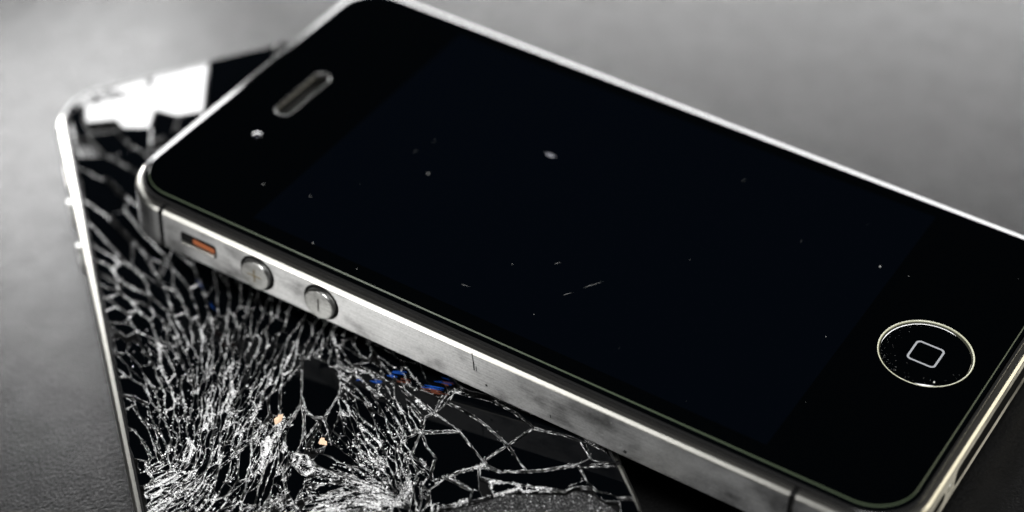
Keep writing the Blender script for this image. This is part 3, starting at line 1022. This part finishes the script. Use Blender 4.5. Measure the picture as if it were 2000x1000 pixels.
def hair(a, b, off, wd, rnd, z=.03):
    """one long fine splinter running with the crack from a to b"""
    d = math.hypot(b[0] - a[0], b[1] - a[1])
    if d < 1e-4:
        return
    th = math.atan2(b[1] - a[1], b[0] - a[0])
    x, y = (a[0] + b[0]) / 2 - math.sin(th) * off, (a[1] + b[1]) / 2 + math.cos(th) * off
    if X0 + .3 < x < X1 - .3 and Y0 + .3 < y < Y1 - .3:
        v, f = needle(x, y, z + rnd.uniform(-.03, .05), th + rnd.gauss(0, .06), d * rnd.uniform(.7, 1.25), wd, rnd)
        zc = z
        v = [(p[0], p[1], zc + (p[2] - zc) * .35) for p in v]
        SPL.append((v, f))
def strands(pts, width, count, rnd):
    """a bundle of fine parallel fractures along a polyline"""
    for s in range(count):
        o0, ph, fr = rnd.gauss(0, width / 2.2), rnd.uniform(0, 6), rnd.uniform(.6, 1.6)
        t = 0.0
        for a, b in zip(pts, pts[1:]):
            d = math.hypot(b[0] - a[0], b[1] - a[1])
            n = max(1, int(d / .7))
            for k in range(n):
                if rnd.random() < .8:
                    p = (a[0] + (b[0] - a[0]) * k / n, a[1] + (b[1] - a[1]) * k / n)
                    q = (a[0] + (b[0] - a[0]) * (k + 1) / n, a[1] + (b[1] - a[1]) * (k + 1) / n)
                    hair(p, q, o0 + .12 * width * math.sin(ph + fr * (t + d * k / n)), rnd.uniform(.03, .085), rnd)
            t += d
for poly, q in cells:
    cx, cy = sum(p[0] for p in poly) / len(poly), sum(p[1] for p in poly) / len(poly)
    if not seen(cx, cy):
        continue
    p = warp(refine(poly, .9, .03, R))
    cl = cluster(cx, cy)
    m = R.choice((.1, .4, 1.0, 1.6)) * (.06 + 1.7 * cl ** 2)
    soft = max(.12, min(1.0, (cx - 40) / 28))
    if 44 < cx < 55 and 1 < cy < 8:
        soft = .9
    m *= soft
    for a, b in zip(p, p[1:] + p[:1]):
        c2 = cluster(a[0] * 2.3 + 5, a[1] * 2.3)
        crumbs_along(a, b, q[6] * SPLINTER * m * 6.0 * c2 * c2, .26, R, 1.0)
        along(a, b, q[6] * SPLINTER * m * .3, .16, R, .5)
        if R.random() < (.04 + .75 * cl ** 1.6) * soft:
            hair(a, b, R.gauss(0, .04), R.uniform(.03, .09) * (1.5 if cx < 60 else 1), R)
for p in traced_p:
    q = refine(p, .9, .04, R)
    for a, b in zip(q, q[1:] + q[:1]):
        if R.random() < .8:
            hair(a, b, R.gauss(-.03, .03), R.uniform(.03, .07), R)
        along(a, b, 1.0, .12, R, .5)
for pts, wd, dn in BUNDLE:
    wd *= .72 if pts[0][1] > 30 else 1.0
    strands(pts, wd, int(1.6 + 3.2 * wd * dn), R)
    for a, b in zip(pts, pts[1:]):
        d = math.hypot(b[0] - a[0], b[1] - a[1])
        n = max(1, int(d / .6))
        for k in range(n):
            p = (a[0] + (b[0] - a[0]) * k / n, a[1] + (b[1] - a[1]) * k / n)
            q = (a[0] + (b[0] - a[0]) * (k + 1) / n, a[1] + (b[1] - a[1]) * (k + 1) / n)
            along(p, q, (5 if pts[0][1] > 30 else 11) * dn * R.choice((.0, .2, .8, 2.2)), wd * .8, R, .5)
print('seeds', len(seeds), 'cells', len(cells), 'splinters', len(SPL))
obj('glass_splinters', *join(SPL), M_splinter, broken, kind='stuff')

# crushed patches round the points of impact
DEB = []
for fx, fy, sx, sy, count in ((80, 19.5, 2.0, 1.6, 500), (96, 27.5, 4.5, 4.5, 3800), (84, 12, 9, 5.5, 4200), (92, 4.5, 6, 2.5, 1800), (62, 7.5, 1.6, 1.6, 260), (93, 17.5, 3.5, 2.5, 900), (89.5, 30, 3.5, 3.0, 900), (74, 12, 6, 5, 900)):
    n = 0
    while n < count:
        x, y = R.gauss(fx, sx), R.gauss(fy, sy)
        if not (X0 + .5 < x < X1 - .5 and Y0 + .5 < y < Y1 - .5):
            continue
        n += 1
        if is_taken(x, y) or cluster(x * 2.1 + 1, y * 2.1) < R.uniform(.35, .75):
            continue
        if n % 3:
            DEB.append(chip(x, y, R.uniform(-.03, .12), R.choice((.04, .06, .09, .14)), R))
        else:
            th = flow(x, y)[0]
            DEB.append(needle(x, y, R.uniform(-.02, .15), th + R.gauss(0, .25), R.uniform(.3, 1.1), R.uniform(.03, .08), R))
obj('crushed_glass_debris', *join(DEB), M_splinter, broken, kind='stuff')

# bare, granular patch where the glass has come away
pv, pf = [], []
for p in patch_p:
    q = refine(p, .8, .12, R)
    n = len(q)
    pv = [(x, y, -.9) for x, y in q] + [(x, y, -.45) for x, y in q]
    pf = [(i, (i + 1) % n, n + (i + 1) % n, n + i) for i in range(n)] + [tuple(range(n, 2 * n))]
    obj('bare_patch', pv, pf, M_patch, broken)
    gr = []
    b = (min(x for x, y in p), max(x for x, y in p), min(y for x, y in p), max(y for x, y in p))
    while len(gr) < 5000:
        x, y = R.uniform(b[0], b[1]), R.uniform(b[2], b[3])
        if inside(p, x, y):
            gr.append(flake(x, y, -.47, R.uniform(.03, .14), R, 5))
    obj('patch_grain', *join(gr), M_grain, broken, kind='stuff')

# coloured glints of light on the cracks, painted as thin slivers
for x, y, th, ln, wd, m in ((77.6, 36.2, 1.0, 1.9, .38, M_blue_glint), (77.9, 35.2, 1.0, 1.2, .25, M_blue_glint), (82.0, 39.6, .95, 2.4, .42, M_blue_glint), (82.5, 39.8, .95, 2.6, .22, M_red_glint),
        (77.2, 31.0, .9, .8, .25, M_blue_glint), (78.2, 33.2, .9, 1.2, .3, M_blue_glint), (81.2, 41.2, .95, 2.2, .18, M_blue_glint), (81.5, 41.4, .95, 1.6, .12, M_red_glint), (79.4, 36.6, .95, 1.6, .18, M_red_glint),
        (51.0, 14.6, .25, 1.6, .14, M_blue_glint), (56.5, 15.5, .25, 2.0, .16, M_blue_glint)):
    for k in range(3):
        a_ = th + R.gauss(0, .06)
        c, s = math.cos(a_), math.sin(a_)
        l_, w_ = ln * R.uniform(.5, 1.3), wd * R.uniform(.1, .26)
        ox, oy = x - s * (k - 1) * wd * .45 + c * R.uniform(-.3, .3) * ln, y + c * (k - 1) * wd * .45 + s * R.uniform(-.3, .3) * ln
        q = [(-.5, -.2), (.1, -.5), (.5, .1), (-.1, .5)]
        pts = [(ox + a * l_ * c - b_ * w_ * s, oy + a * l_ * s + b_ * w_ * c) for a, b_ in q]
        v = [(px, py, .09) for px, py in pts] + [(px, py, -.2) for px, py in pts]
        fix_normals(obj('glint_sliver', v, [(0, 1, 2, 3), (0, 4, 5, 1), (1, 5, 6, 2), (2, 6, 7, 3), (3, 7, 4, 0)], m, broken))
broken.location = (0, 0, 9.3)

# ---------------------------------------------------------------- two crumbs of grit lying on the cracks
def crumb(x, y, r, label, seed):
    rnd = random.Random(seed)
    bm = bmesh.new()
    bmesh.ops.create_icosphere(bm, subdivisions=3, radius=r)
    ph = [rnd.uniform(0, 6) for _ in range(6)]
    for v_ in bm.verts:
        n_ = v_.co.normalized()
        k = 1 + .38 * math.sin(3 * n_.x + ph[0] + 2 * n_.y) + .2 * math.sin(6 * n_.y + ph[1] - 4 * n_.z) + .12 * math.sin(11 * n_.x + ph[2]) + rnd.uniform(-.12, .12)
        v_.co = Vector((v_.co.x * k * 1.15, v_.co.y * k, v_.co.z * k * .65))
    me = bpy.data.meshes.new('grit_crumb')
    bm.to_mesh(me)
    bm.free()
    me.materials.append(M_grit)
    o = bpy.data.objects.new('grit_crumb', me)
    col.objects.link(o)
    o.location = (x, y, 9.3 + r * .6)
    o['label'] = label
    o['category'] = 'crumb'
    o['group'] = 'crumbs of grit on the cracked glass'
crumb(80.5, 19.9, .52, 'larger tan grit crumb, on the bright cracks left of the round dark shard', 3)
crumb(86.3, 24.4, .40, 'smaller tan grit crumb, lying just below the round dark shard of glass', 5)
